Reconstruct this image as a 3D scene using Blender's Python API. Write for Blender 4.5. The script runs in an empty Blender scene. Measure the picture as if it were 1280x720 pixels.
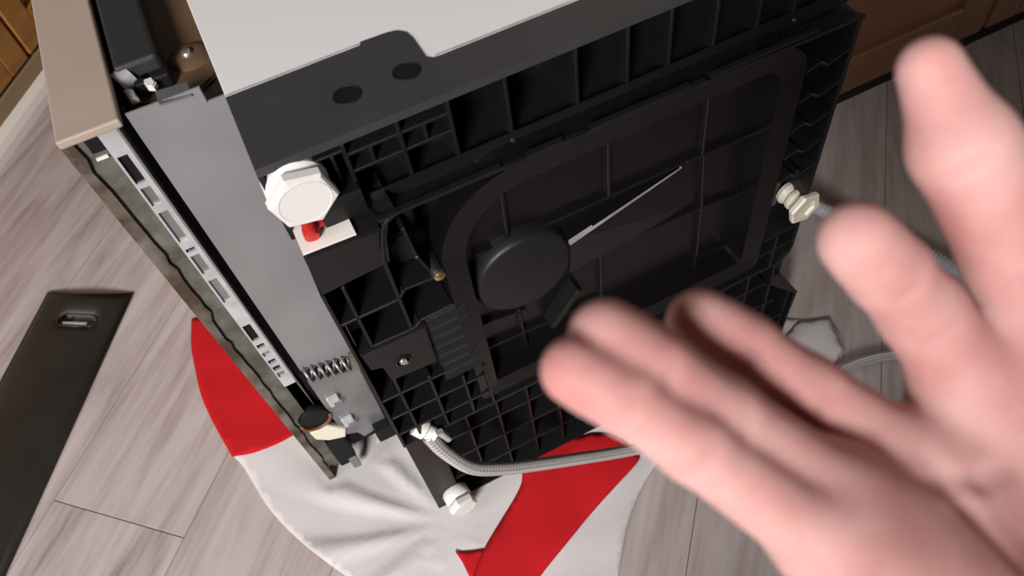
import bpy, bmesh, math, random
import numpy as np
from mathutils import Vector, Matrix
from mathutils.geometry import delaunay_2d_cdt

random.seed(4)
scene = bpy.context.scene
COL = scene.collection

# ------------------------------------------------------------------ camera
cam_data = bpy.data.cameras.new('camera')
cam = bpy.data.objects.new('camera', cam_data)
COL.objects.link(cam)
RIGHT = Vector((0.89251, -0.43781, -0.10838))
DOWN = Vector((-0.41534, -0.70415, -0.57590))
FWD = Vector((0.17581, 0.55901, -0.81031))
CPOS = Vector((0.02869, -0.37690, 0.91850))
M = Matrix((RIGHT, -DOWN, -FWD)).transposed().to_4x4()
M.translation = CPOS
cam.matrix_world = M
cam_data.sensor_width = 36.0
cam_data.lens = 950.17 / 1280 * 36
cam_data.clip_start = 0.01
cam_data.dof.use_dof = True
cam_data.dof.focus_distance = 0.68
cam_data.dof.aperture_fstop = 9.5
scene.camera = cam

# ------------------------------------------------------------------ world, lights, exposure
world = bpy.data.worlds.new('room_light')
scene.world = world
world.use_nodes = True
world.node_tree.nodes['Background'].inputs[0].default_value = (1.0, 0.95, 0.92, 1)
world.node_tree.nodes['Background'].inputs[1].default_value = 0.05


def area_light(name, loc, target, size, power, color):
    d = bpy.data.lights.new(name, 'AREA')
    d.shape = 'DISK'
    d.size = size
    d.energy = power
    d.color = color
    o = bpy.data.objects.new(name, d)
    COL.objects.link(o)
    o.location = loc
    o.rotation_euler = (Vector(target) - Vector(loc)).to_track_quat('-Z', 'Y').to_euler()
    return o


area_light('ceiling_lamp', (-1.45, -2.2, 2.05), (0.0, 0.1, 0.2), 0.85, 166, (1.0, 0.94, 0.905))
area_light('left_fill', (-2.3, -0.4, 1.75), (0.0, 0.0, 0.4), 1.1, 25, (0.96, 0.97, 1.0))  # unseen fill lamp, added to lift the shaded fingers and palm

scene.view_settings.view_transform = 'Standard'
scene.view_settings.look = 'None'
scene.view_settings.exposure = 0.0
scene.view_settings.gamma = 1.0
scene.view_settings.use_curve_mapping = False


# ------------------------------------------------------------------ materials
def mat(name, col, rough=0.5, metal=0.0, var=0.0, vscale=8.0, bump=0.0, bscale=200.0, spec=0.5, sss=0.0, col2=None):
    m = bpy.data.materials.new(name)
    m.use_nodes = True
    nt = m.node_tree
    b = nt.nodes['Principled BSDF']
    b.inputs['Base Color'].default_value = (*col, 1)
    b.inputs['Roughness'].default_value = rough
    b.inputs['Metallic'].default_value = metal
    b.inputs['Specular IOR Level'].default_value = spec
    tc = nt.nodes.new('ShaderNodeTexCoord')
    if var > 0 or col2:
        n = nt.nodes.new('ShaderNodeTexNoise')
        n.inputs['Scale'].default_value = vscale
        n.inputs['Detail'].default_value = 4
        nt.links.new(tc.outputs['Object'], n.inputs['Vector'])
        r = nt.nodes.new('ShaderNodeValToRGB')
        r.color_ramp.elements[0].position = 0.38
        r.color_ramp.elements[1].position = 0.66
        c2 = col2 if col2 else tuple(c * (1 - var) for c in col)
        r.color_ramp.elements[0].color = (*c2, 1)
        r.color_ramp.elements[1].color = (*col, 1)
        nt.links.new(n.outputs['Fac'], r.inputs['Fac'])
        nt.links.new(r.outputs['Color'], b.inputs['Base Color'])
    if bump > 0:
        n2 = nt.nodes.new('ShaderNodeTexNoise')
        n2.inputs['Scale'].default_value = bscale
        n2.inputs['Detail'].default_value = 3
        nt.links.new(tc.outputs['Object'], n2.inputs['Vector'])
        bp = nt.nodes.new('ShaderNodeBump')
        bp.inputs['Strength'].default_value = bump
        bp.inputs['Distance'].default_value = 0.002
        nt.links.new(n2.outputs['Fac'], bp.inputs['Height'])
        nt.links.new(bp.outputs['Normal'], b.inputs['Normal'])
    if sss > 0:
        b.inputs['Subsurface Weight'].default_value = sss
        b.inputs['Subsurface Radius'].default_value = (1.0, 0.35, 0.2)
        b.inputs['Subsurface Scale'].default_value = 0.004 if sss < 0.5 else 0.010
    return m


def wood_mat(name, ramp, along=1.4, across=16.0, rough=0.5, random_offset=True, fine=0.25):
    """streaky grain along local X; ramp = [(pos, colour), ...]"""
    m = bpy.data.materials.new(name)
    m.use_nodes = True
    nt = m.node_tree
    b = nt.nodes['Principled BSDF']
    b.inputs['Roughness'].default_value = rough
    tc = nt.nodes.new('ShaderNodeTexCoord')
    vec = tc.outputs['Object']
    if random_offset:
        oi = nt.nodes.new('ShaderNodeObjectInfo')
        mul = nt.nodes.new('ShaderNodeMath'); mul.operation = 'MULTIPLY'; mul.inputs[1].default_value = 37.0
        nt.links.new(oi.outputs['Random'], mul.inputs[0])
        add = nt.nodes.new('ShaderNodeVectorMath'); add.operation = 'ADD'
        nt.links.new(vec, add.inputs[0]); nt.links.new(mul.outputs[0], add.inputs[1])
        vec = add.outputs[0]
    mp = nt.nodes.new('ShaderNodeMapping')
    mp.inputs['Scale'].default_value = (along, across, across)
    nt.links.new(vec, mp.inputs['Vector'])
    n = nt.nodes.new('ShaderNodeTexNoise')
    n.inputs['Scale'].default_value = 1.0; n.inputs['Detail'].default_value = 8; n.inputs['Distortion'].default_value = 1.1
    nt.links.new(mp.outputs[0], n.inputs['Vector'])
    mp2 = nt.nodes.new('ShaderNodeMapping')
    mp2.inputs['Scale'].default_value = (along * 4, across * 8, across * 8)
    nt.links.new(vec, mp2.inputs['Vector'])
    n2 = nt.nodes.new('ShaderNodeTexNoise'); n2.inputs['Scale'].default_value = 1.0; n2.inputs['Detail'].default_value = 3
    nt.links.new(mp2.outputs[0], n2.inputs['Vector'])
    mx = nt.nodes.new('ShaderNodeMix'); mx.data_type = 'FLOAT'
    mx.inputs[0].default_value = fine
    nt.links.new(n.outputs['Fac'], mx.inputs[2]); nt.links.new(n2.outputs['Fac'], mx.inputs[3])
    r = nt.nodes.new('ShaderNodeValToRGB')
    els = r.color_ramp.elements
    while len(els) < len(ramp):
        els.new(0.5)
    for e, (p, c) in zip(els, ramp):
        e.position = p; e.color = (*c, 1)
    nt.links.new(mx.outputs[0], r.inputs['Fac'])
    nt.links.new(r.outputs['Color'], b.inputs['Base Color'])
    bp = nt.nodes.new('ShaderNodeBump'); bp.inputs['Strength'].default_value = 0.15; bp.inputs['Distance'].default_value = 0.001
    nt.links.new(mx.outputs[0], bp.inputs['Height']); nt.links.new(bp.outputs['Normal'], b.inputs['Normal'])
    return m


MAT = {}
MAT['black'] = mat('black_plastic', (0.0065, 0.0065, 0.007), 0.42, bump=0.08, bscale=350, spec=0.35)
MAT['black_satin'] = mat('black_plastic_smooth', (0.0085, 0.0081, 0.0086), 0.48, var=0.12, vscale=20, bump=0.12, bscale=600, spec=0.35)
MAT['flange'] = mat('black_plastic_flange', (0.034, 0.033, 0.035), 0.45, var=0.12, vscale=20, bump=0.12, bscale=600)
MAT['black_cover'] = mat('black_plastic_cover', (0.0045, 0.004, 0.004), 0.3, bump=0.05, bscale=300, spec=0.4)
MAT['dark_void'] = mat('unlit_black_plastic', (0.004, 0.004, 0.0045), 0.6, spec=0.25)  # near black; also carries the shade inside wells and gaps
MAT['panel'] = mat('painted_steel_panel', (0.60, 0.61, 0.62), 0.36, 0.0)
MAT['galv'] = mat('galvanised_steel', (0.32, 0.32, 0.325), 0.42, 0.75, var=0.22, vscale=30)
MAT['galv_plate'] = mat('galvanised_plate', (0.30, 0.30, 0.31), 0.5, 0.45, var=0.12, vscale=16, bump=0.1, bscale=40)
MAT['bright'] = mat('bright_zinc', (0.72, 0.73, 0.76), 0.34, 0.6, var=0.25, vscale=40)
MAT['screw'] = mat('zinc_screw', (0.6, 0.6, 0.58), 0.3, 0.9)
MAT['brass'] = mat('brass_screw', (0.42, 0.34, 0.16), 0.28, 0.9)
MAT['white_pl'] = mat('white_plastic', (0.64, 0.625, 0.61), 0.42, sss=0.15)
MAT['ivory_pl'] = mat('ivory_plastic', (0.70, 0.66, 0.55), 0.42)
MAT['red_pl'] = mat('red_plastic', (0.42, 0.02, 0.015), 0.3)
MAT['door_steel'] = wood_mat('brushed_steel_reflecting_wood', [(0.3, (0.31, 0.25, 0.205)), (0.7, (0.37, 0.305, 0.255))], 4.0, 4.0, 0.42, False, 0.2)  # brown tone of reflected wood put into the steel colour
MAT['insul'] = mat('grey_insulation', (0.125, 0.125, 0.105), 0.85, col2=(0.055, 0.05, 0.037), vscale=38, bump=0.5, bscale=120)
MAT['rust'] = mat('door_edge_grime', (0.135, 0.122, 0.102), 0.7, col2=(0.045, 0.026, 0.016), vscale=34, bump=0.3, bscale=90)
MAT['brown_pl'] = mat('dark_brown_plate', (0.15, 0.09, 0.05), 0.4, 0.0, col2=(0.08, 0.05, 0.03), vscale=14)
MAT['box_black'] = mat('charcoal_box', (0.022, 0.022, 0.022), 0.45, bump=0.1, bscale=300)
MAT['steel_braid'] = None
MAT['kick'] = mat('dark_kick_plate', (0.020, 0.018, 0.0155), 0.38, var=0.25, vscale=9, bump=0.05, bscale=500)
MAT['cloth_white'] = mat('white_cloth', (0.54, 0.518, 0.52), 0.9, var=0.05, vscale=10, bump=0.25, bscale=700, spec=0.15)
MAT['cloth_red'] = mat('red_cloth', (0.44, 0.010, 0.014), 0.85, var=0.08, vscale=15, bump=0.25, bscale=700, spec=0.12)
MAT['oak'] = wood_mat('oak', [(0.25, (0.24, 0.10, 0.022)), (0.55, (0.36, 0.165, 0.036)), (0.8, (0.42, 0.20, 0.05))], 2.0, 30.0, 0.4)
MAT['oak_shaded'] = wood_mat('shaded_oak', [(0.25, (0.085, 0.036, 0.016)), (0.8, (0.135, 0.062, 0.028))], 2.0, 30.0, 0.45)  # darker copy of the oak, with the corner's shade in its colour
MAT['toe'] = mat('toe_board', (0.30, 0.21, 0.12), 0.6, var=0.15)
MAT['wall'] = mat('beige_wall_paint', (0.42, 0.37, 0.31), 0.8, var=0.04)
MAT['trim'] = mat('white_trim', (0.72, 0.68, 0.64), 0.45)
MAT['plank'] = wood_mat('grey_floor_wood', [(0.26, (0.155, 0.122, 0.117)), (0.40, (0.31, 0.258, 0.248)), (0.55, (0.40, 0.343, 0.332)), (0.78, (0.47, 0.42, 0.41))], 3.0, 17.0, 0.45, True, 0.30)
MAT['grout'] = mat('plank_gap', (0.05, 0.043, 0.04), 0.8)


def braid_mat():
    m = bpy.data.materials.new('braided_steel')
    m.use_nodes = True
    nt = m.node_tree
    b = nt.nodes['Principled BSDF']
    b.inputs['Metallic'].default_value = 0.5
    b.inputs['Roughness'].default_value = 0.24
    uv = nt.nodes.new('ShaderNodeTexCoord')
    w = nt.nodes.new('ShaderNodeTexChecker')
    w.inputs['Scale'].default_value = 1.0
    w.inputs['Color1'].default_value = (0.64, 0.625, 0.61, 1)
    w.inputs['Color2'].default_value = (0.36, 0.35, 0.34, 1)
    mp = nt.nodes.new('ShaderNodeMapping')
    mp.inputs['Rotation'].default_value = (0, 0, math.radians(45))
    nt.links.new(uv.outputs['UV'], mp.inputs['Vector'])
    nt.links.new(mp.outputs[0], w.inputs['Vector'])
    nt.links.new(w.outputs['Color'], b.inputs['Base Color'])
    return m


MAT['steel_braid'] = braid_mat()


# ------------------------------------------------------------------ helpers
def link(o, parent=None):
    COL.objects.link(o)
    if parent is not None:
        o.parent = parent
    return o


def from_bm(name, bm, m, parent=None, smooth=False):
    me = bpy.data.meshes.new(name)
    bmesh.ops.recalc_face_normals(bm, faces=bm.faces)
    bm.to_mesh(me)
    bm.free()
    me.materials.append(m)
    if smooth:
        for p in me.polygons:
            p.use_smooth = True
    return link(bpy.data.objects.new(name, me), parent)


def add_box(bm, x0, x1, y0, y1, z0, z1):
    v = [bm.verts.new((x, y, z)) for x in (x0, x1) for y in (y0, y1) for z in (z0, z1)]
    for f in ((0, 1, 3, 2), (4, 6, 7, 5), (0, 4, 5, 1), (2, 3, 7, 6), (0, 2, 6, 4), (1, 5, 7, 3)):
        bm.faces.new([v[i] for i in f])


def bev(bm, w, seg=2):
    bmesh.ops.bevel(bm, geom=list(bm.edges), offset=w, segments=seg, affect='EDGES', profile=0.5)


def box(name, x0, x1, y0, y1, z0, z1, m, parent=None, b=0.0, seg=2):
    bm = bmesh.new()
    add_box(bm, min(x0, x1), max(x0, x1), min(y0, y1), max(y0, y1), min(z0, z1), max(z0, z1))
    if b > 0:
        bev(bm, b, seg)
    return from_bm(name, bm, m, parent)


def rib(x0, z0, x1, z1, yf, yb, parent, t=0.0026, name='rib', m=None, draft=0.0008):
    """thin moulded wall between two points of the base, yf = exposed edge, yb = root; slightly tapered"""
    d = Vector((x1 - x0, z1 - z0)).normalized()
    n = Vector((-d.y, d.x))
    bm = bmesh.new()
    vs = []
    for y, h in ((yf, t / 2), (yb, t / 2 + draft)):
        for (px, pz, s) in ((x0, z0, 1), (x1, z1, 1), (x1, z1, -1), (x0, z0, -1)):
            vs.append(bm.verts.new((px + n.x * h * s, y, pz + n.y * h * s)))
    bm.faces.new(vs[:4]); bm.faces.new(vs[4:][::-1])
    for i in range(4):
        bm.faces.new((vs[i], vs[4 + i], vs[4 + (i + 1) % 4], vs[(i + 1) % 4]))
    bmesh.ops.recalc_face_normals(bm, faces=bm.faces)
    top = [e for e in bm.edges if all(abs(v.co.y - yf) < 1e-6 for v in e.verts)]
    bmesh.ops.bevel(bm, geom=top, offset=0.0006, segments=1, affect='EDGES')
    return from_bm(name, bm, m or MAT['black'], parent)


def prism(name, pts, axis, a, b, m, parent=None, bv=0.0):
    """extrude a 2D outline along an axis ('x': pts=(y,z), 'y': pts=(x,z), 'z': pts=(x,y))"""
    bm = bmesh.new()

    def P(p, h):
        return {'x': (h, p[0], p[1]), 'y': (p[0], h, p[1]), 'z': (p[0], p[1], h)}[axis]
    A = [bm.verts.new(P(p, a)) for p in pts]
    B = [bm.verts.new(P(p, b)) for p in pts]
    fa = bm.faces.new(A); fb = bm.faces.new(B[::-1])
    for i in range(len(pts)):
        bm.faces.new((A[i], B[i], B[(i + 1) % len(pts)], A[(i + 1) % len(pts)]))
    bmesh.ops.recalc_face_normals(bm, faces=bm.faces)
    if bv:
        bmesh.ops.bevel(bm, geom=list(set(list(fa.edges) + list(fb.edges))), offset=bv, segments=2, affect='EDGES')
    return from_bm(name, bm, m, parent)


def rrect(x0, x1, z0, z1, r, n=8):
    """rounded rectangle, r = radii (bottom-left, bottom-right, top-right, top-left)"""
    out = []
    for (cx, cz, rad, a0) in ((x0, z0, r[0], 180), (x1, z0, r[1], 270), (x1, z1, r[2], 0), (x0, z1, r[3], 90)):
        ox = cx + (rad if cx == x0 else -rad)
        oz = cz + (rad if cz == z0 else -rad)
        for k in range(n + 1):
            a = math.radians(a0 + 90 * k / n)
            out.append((ox + rad * math.cos(a), oz + rad * math.sin(a)))
    return out


def ring_prism(name, outer, inner, yf, yb, m, parent, yin=None):
    bm = bmesh.new()
    n = len(outer)
    of = [bm.verts.new((p[0], yf, p[1])) for p in outer]
    ob = [bm.verts.new((p[0], yb, p[1])) for p in outer]
    inf = [bm.verts.new((p[0], yf if yin is None else yin, p[1])) for p in inner]
    inb = [bm.verts.new((p[0], yb, p[1])) for p in inner]
    for i in range(n):
        j = (i + 1) % n
        bm.faces.new((of[i], of[j], inf[j], inf[i]))
        bm.faces.new((ob[i], ob[j], of[j], of[i]))
        bm.faces.new((inf[i], inf[j], inb[j], inb[i]))
        bm.faces.new((ob[i], inb[i], inb[j], ob[j]))
    return from_bm(name, bm, m, parent)


def lathe(name, prof, origin, axis, m, parent=None, n=32, sides=None, smooth=True):
    """prof: (radius, height) list; revolve about axis from origin"""
    ax = Vector(axis).normalized()
    u = ax.orthogonal().normalized()
    w = ax.cross(u)
    bm = bmesh.new()
    o = Vector(origin)
    rings = []
    k = sides or n
    for r, h in prof:
        if r < 1e-6:
            rings.append([bm.verts.new(o + ax * h)])
        else:
            rings.append([bm.verts.new(o + ax * h + (u * math.cos(2 * math.pi * i / k) + w * math.sin(2 * math.pi * i / k)) * r) for i in range(k)])
    for a, b in zip(rings, rings[1:]):
        for i in range(k):
            j = (i + 1) % k
            if len(a) == 1 and len(b) == 1:
                continue
            if len(a) == 1:
                bm.faces.new((a[0], b[i], b[j]))
            elif len(b) == 1:
                bm.faces.new((a[i], a[j], b[0]))
            else:
                bm.faces.new((a[i], a[j], b[j], b[i]))
    for r in (rings[0], rings[-1]):
        if len(r) > 2:
            bm.faces.new(r)
    o2 = from_bm(name, bm, m, parent, smooth)
    if smooth:
        shade_auto(o2)
    return o2


def shade_auto(o, ang=40):
    me = o.data
    bm = bmesh.new(); bm.from_mesh(me)
    for e in bm.edges:
        if len(e.link_faces) == 2 and e.calc_face_angle(0) > math.radians(ang):
            e.smooth = False
    bm.to_mesh(me); bm.free()


def spline(pts, n=12):
    P = [Vector(p) for p in pts]
    P = [P[0] * 2 - P[1]] + P + [P[-1] * 2 - P[-2]]
    out = []
    for i in range(1, len(P) - 2):
        for k in range(n):
            t = k / n
            a, b, c, d = P[i - 1], P[i], P[i + 1], P[i + 2]
            out.append(0.5 * ((2 * b) + (c - a) * t + (2 * a - 5 * b + 4 * c - d) * t * t + (3 * b - a - 3 * c + d) * t ** 3))
    out.append(P[-2])
    return out


def tube(name, pts, rad, m, parent=None, seg=14, uvlen=None):
    """round tube along a polyline; rad = number or function(arc length)"""
    P = [Vector(p) for p in pts]
    bm = bmesh.new()
    uvl = bm.loops.layers.uv.new('UVMap')
    rings = []; arc = [0.0]
    up = Vector((0.123, 0.31, 0.94)).normalized()
    for i in range(1, len(P)):
        arc.append(arc[-1] + (P[i] - P[i - 1]).length)
    nrm = None
    for i, p in enumerate(P):
        t = (P[min(i + 1, len(P) - 1)] - P[max(i - 1, 0)]).normalized()
        if nrm is None:
            nrm = t.cross(up).normalized()
        nrm = (nrm - t * nrm.dot(t)).normalized()
        w = t.cross(nrm)
        r = rad(arc[i]) if callable(rad) else rad
        rings.append([bm.verts.new(p + (nrm * math.cos(2 * math.pi * k / seg) + w * math.sin(2 * math.pi * k / seg)) * r) for k in range(seg)])
    s = uvlen or 0.003
    for i in range(len(rings) - 1):
        for k in range(seg):
            j = (k + 1) % seg
            f = bm.faces.new((rings[i][k], rings[i][j], rings[i + 1][j], rings[i + 1][k]))
            for lp, (a, b) in zip(f.loops, ((i, k), (i, k + 1), (i + 1, k + 1), (i + 1, k))):
                lp[uvl].uv = (arc[a] / s, b * 16 / seg)
    bm.faces.new(rings[0]); bm.faces.new(rings[-1])
    return from_bm(name, bm, m, parent, True)


def inside(pt, poly):
    x, y = pt; c = False
    n = len(poly); j = n - 1
    for i in range(n):
        xi, yi = poly[i][0], poly[i][1]; xj, yj = poly[j][0], poly[j][1]
        if (yi > y) != (yj > y) and x < (xj - xi) * (y - yi) / (yj - yi) + xi:
            c = not c
        j = i
    return c


def empty(name, loc=(0, 0, 0)):
    o = bpy.data.objects.new(name, None)
    o.empty_display_size = 0.05
    o.location = loc
    return link(o)


def tag(o, label, cat, group=None):
    o['label'] = label
    o['category'] = cat
    if group:
        o['group'] = group
    return o


# ================================================================== SETTING
FZ = -0.004      # floor level
floor = box('floor', -1.6, 2.2, -1.2, 2.6, FZ - 0.06, FZ - 0.0045, MAT['grout'])
floor['kind'] = 'structure'
floor['label'] = 'floor of grey wood-look planks running diagonally'
# planks: 0.20 m wide, 1.2 m long, running along S
S = Vector((0.672, 0.741)); T = Vector((0.741, -0.672))
PW, PL = 0.205, 1.22
anchor = Vector((-0.306, 0.124))          # a corner where two planks meet end to end
bm = bmesh.new()
add_box(bm, 0, PL - 0.0007, 0, PW - 0.0007, -0.004, 0)
bmesh.ops.bevel(bm, geom=[e for e in bm.edges if all(v.co.z > -1e-6 for v in e.verts)], offset=0.0004, segments=1, affect='EDGES')
plank_me = bpy.data.meshes.new('plank')
bmesh.ops.recalc_face_normals(bm, faces=bm.faces)
bm.to_mesh(plank_me); bm.free(); plank_me.materials.append(MAT['plank'])
ang = math.atan2(S.y, S.x)
# plank local Y points to -T
for row in range(-9, 9):
    off = 0.0 if row == 0 else ((row * 0.431) % 1.0) * PL
    for k in range(-4, 4):
        c = anchor - T * (row * PW) + S * (off + k * PL)
        mid = c + S * PL / 2 - T * PW / 2
        if not (-1.0 < mid.x < 1.7 and -0.75 < mid.y < 2.1):
            continue
        o = bpy.data.objects.new('plank', plank_me)
        o.location = (c.x, c.y, FZ)
        o.rotation_euler = (0, 0, ang)
        link(o, floor)

# ---------- oak base cabinet far left, with toe board and white shoe moulding
cd = Vector((0.56, 0.83)).normalized()
cab = empty('oak_cabinet', (-0.469, 1.061, FZ))
cab.rotation_euler = (0, 0, math.atan2(cd.y, cd.x))
# local: +X along the face, -Y towards the room
box('carcass', -0.7, 0.75, 0.022, 0.5, 0.06, 0.86, MAT['oak'], cab, 0.002)
box('toe_kick', -0.7, 0.75, -0.004, 0.02, 0.0, 0.062, MAT['toe'], cab)
for i, (xa, xb) in enumerate(((-0.685, -0.26), (-0.25, 0.175), (0.185, 0.72))):
    dr = box('door', xa + 0.055, xb - 0.055, 0.012, 0.0215, 0.125, 0.79, MAT['oak'], cab, 0.003)
    for (p0, p1, z0, z1) in ((xa, xa + 0.06, 0.068, 0.845), (xb - 0.06, xb, 0.068, 0.845)):
        box('stile', p0, p1, 0.0, 0.0215, z0, z1, MAT['oak'], dr, 0.003)
    for (z0, z1) in ((0.068, 0.13), (0.785, 0.845)):
        box('rail', xa + 0.06, xb - 0.06, 0.0, 0.0215, z0, z1, MAT['oak'], dr, 0.003)
box('countertop', -0.72, 0.77, -0.03, 0.52, 0.86, 0.90, MAT['trim'], cab, 0.004)
tag(cab, 'honey oak base cabinet at the far left behind the dishwasher door', 'cabinet')
prof = [(-0.005, 0.0), (-0.026, 0.0), (-0.0255, 0.014), (-0.021, 0.026), (-0.013, 0.033), (-0.005, 0.035)]
shoe = prism('trim_1', prof, 'x', -0.7, 0.75, MAT['trim'])
shoe.location = (-0.469, 1.061, FZ); shoe.rotation_euler = cab.rotation_euler
shoe['kind'] = 'structure'; shoe['label'] = 'white shoe moulding along the foot of the oak cabinet'

# ---------- oak cabinet at the right rear, its shade put into the wood colour
cab2 = empty('oak_cabinet', (0.64, 0.250, FZ))
box('carcass', 0.0, 0.86, 0.022, 0.6, 0.09, 0.86, MAT['oak_shaded'], cab2, 0.002)
box('toe_kick', 0.0, 0.86, 0.07, 0.09, 0.0, 0.09, MAT['dark_void'], cab2)  # near-black colour carries the shadow under the cabinet
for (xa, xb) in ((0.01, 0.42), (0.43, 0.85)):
    dr = box('door', xa + 0.055, xb - 0.055, 0.01, 0.021, 0.17, 0.80, MAT['oak_shaded'], cab2, 0.003)
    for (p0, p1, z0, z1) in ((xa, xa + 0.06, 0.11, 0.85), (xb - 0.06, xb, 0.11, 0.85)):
        box('stile', p0, p1, 0.0, 0.021, z0, z1, MAT['oak_shaded'], dr, 0.003)
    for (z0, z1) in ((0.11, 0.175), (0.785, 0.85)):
        box('rail', xa + 0.06, xb - 0.06, 0.0, 0.021, z0, z1, MAT['oak_shaded'], dr, 0.003)
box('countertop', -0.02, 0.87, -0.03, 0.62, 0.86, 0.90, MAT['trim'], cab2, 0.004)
tag(cab2, 'oak cabinet, dark brown with the shade put into its colour, at the upper right behind the hand', 'cabinet')

# unseen walls added beyond the right cabinet to keep light off that corner
for nm, a in (('shade_wall_right', (1.50, 1.6, -0.6, 1.06, FZ, 2.4)), ('shade_wall_back', (0.6, 1.6, 0.97, 1.07, FZ, 2.4))):
    w_ = box(nm, *a, MAT['wall'])
    w_['kind'] = 'structure'; w_['label'] = 'unseen beige wall added to block light from the right corner'
# ================================================================== DISHWASHER (lying on its side)
dw = empty('dishwasher', (0, 0, 0))
tag(dw, 'silver dishwasher lying on its side with black ribbed plastic base towards the camera', 'dishwasher')
BLK = MAT['black']; SAT = MAT['black_satin']; COV = MAT['black_cover']
TY = -0.025     # exposed face of the raised middle tier of the base

# --- tub body and outer panels
box('tub', 0.012, 0.462, 0.10, 0.83, 0.012, 0.585, MAT['dark_void'], dw)
prism('side_panel', [(0.0, 0.078), (0.097, 0.078), (0.135, 0.0355), (0.47, 0.0355), (0.47, 0.84), (0.0, 0.84)], 'z', 0.5955, 0.6005, MAT['panel'], dw, 0.0008)
box('side_panel', 0.0, 0.47, 0.08, 0.84, 0.001, 0.006, MAT['panel'], dw, 0.001)
box('front_edge_trim', 0.0, 0.006, 0.08, 0.84, 0.53, 0.5955, MAT['dark_void'], dw)

# --- base moulding: top flange lying on the side panel, with a rounded tab and two screw wells
fl = [(0.0, 0.0), (0.462, 0.0), (0.462, 0.037), (0.140, 0.037), (0.134, 0.0375), (0.1305, 0.041),
      (0.1305, 0.066), (0.129, 0.074), (0.1245, 0.0795), (0.118, 0.0815), (0.098, 0.0825), (0.097, 0.0790), (0.0, 0.0790)]
def holed_plate(name, outline, holes, z0, z1, m, parent):
    co = [Vector(p) for p in outline]; n = len(co)
    ed = [(i, (i + 1) % n) for i in range(n)]
    for (hx, hy, r) in holes:
        b0 = len(co)
        co += [Vector((hx + r * math.cos(2 * math.pi * k / 24), hy + r * math.sin(2 * math.pi * k / 24))) for k in range(24)]
        ed += [(b0 + k, b0 + (k + 1) % 24) for k in range(24)]
    vo, eo, fo, *_ = delaunay_2d_cdt(co, ed, [], 0, 1e-6)
    fs = []
    for f in fo:
        c = sum((vo[i] for i in f), Vector((0, 0))) / len(f)
        if inside(c, outline) and all((c - Vector(h_[:2])).length > h_[2] * 0.98 for h_ in holes):
            fs.append(f)
    bm = bmesh.new()
    vv = [bm.verts.new((v.x, v.y, z1)) for v in vo]
    ff = [bm.faces.new([vv[i] for i in f]) for f in fs]
    ext = bmesh.ops.extrude_face_region(bm, geom=ff)
    for g in ext['geom']:
        if isinstance(g, bmesh.types.BMVert):
            g.co.z = z0
    bmesh.ops.delete(bm, geom=[v for v in bm.verts if not v.link_faces], context='VERTS')
    return from_bm(name, bm, m, parent)


flange = holed_plate('base_flange', fl, [(0.072, 0.034, 0.0088), (0.114, 0.034, 0.0088)], 0.5955, 0.6022, MAT['flange'], dw)
for hx in (0.072, 0.114):
    hole = lathe('screw_well', [(0.0099, 0.0006), (0.0090, 0.0013), (0.0086, 0.0009), (0.0078, -0.010), (0.0045, -0.0115), (0.0, -0.0115)],
                 (hx, 0.034, 0.6018), (0, 0, 1), MAT['dark_void'], flange)  # well coloured near black for the shade inside the hole
    lathe('screw_head', [(0.0042, 0), (0.0042, 0.0032), (0.003, 0.0045), (0.0, 0.0047)], (hx, 0.034, 0.5905), (0, 0, 1), MAT['galv'], hole, 16)

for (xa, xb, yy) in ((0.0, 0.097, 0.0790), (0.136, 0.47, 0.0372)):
    box('panel_edge_highlight', xa, xb, yy, yy + 0.0018, 0.6005, 0.6026, MAT['bright'], dw, 0.0005)  # bright strip standing in for the highlight along the rolled panel edge

# --- top strip of deep cells between the flange and the raised tier
box('strip_back', 0.0, 0.462, 0.055, 0.058, 0.535, 0.5955, BLK, dw)
box('strip_floor', 0.045, 0.462, 0.0, 0.055, 0.5365, 0.5405, BLK, dw)
box('strip_end', -0.0005, 0.003, 0.0, 0.055, 0.535, 0.5955, BLK, dw)
box('strip_end', 0.459, 0.462, 0.0, 0.055, 0.535, 0.5955, BLK, dw)
for x in (0.0545, 0.092, 0.1275, 0.169, 0.222, 0.263, 0.298, 0.337, 0.376, 0.409, 0.44):
    rib(x, 0.5405, x, 0.5955, 0.0, 0.055, dw, 0.0028)
rib(0.0545, 0.5845, 0.1275, 0.5845, 0.0005, 0.03, dw)
rib(0.0545, 0.5695, 0.1275, 0.5695, 0.0005, 0.03, dw)
rib(0.071, 0.571, 0.071, 0.583, 0.001, 0.03, dw)
rib(0.109, 0.571, 0.109, 0.583, 0.001, 0.03, dw)
rib(0.034, 0.589, 0.0535, 0.589, 0.001, 0.03, dw, 0.0022)
rib(0.046, 0.565, 0.046, 0.588, 0.001, 0.03, dw, 0.0022)
rib(0.0385, 0.572, 0.0385, 0.588, 0.006, 0.03, dw, 0.0022)
box('cell_plate', 0.056, 0.126, 0.029, 0.032, 0.5405, 0.5955, BLK, dw)
box('slot_light_bar', 0.137, 0.158, 0.0525, 0.0548, 0.5765, 0.5805, MAT['trim'], dw, 0.0005)  # pale bars standing in for light streaks at the back of the cells
box('slot_light_bar', 0.1745, 0.2, 0.0525, 0.0548, 0.5815, 0.585, MAT['galv'], dw, 0.0005)
for (x, z) in ((0.168, 0.5405), (0.4095, 0.5405)):
    lathe('moulding_pip', [(0.0022, 0), (0.0022, 0.003), (0.0012, 0.004), (0, 0.004)], (x, 0.001, z), (0, -1, 0.3), MAT['black_satin'], dw, 10)

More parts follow.
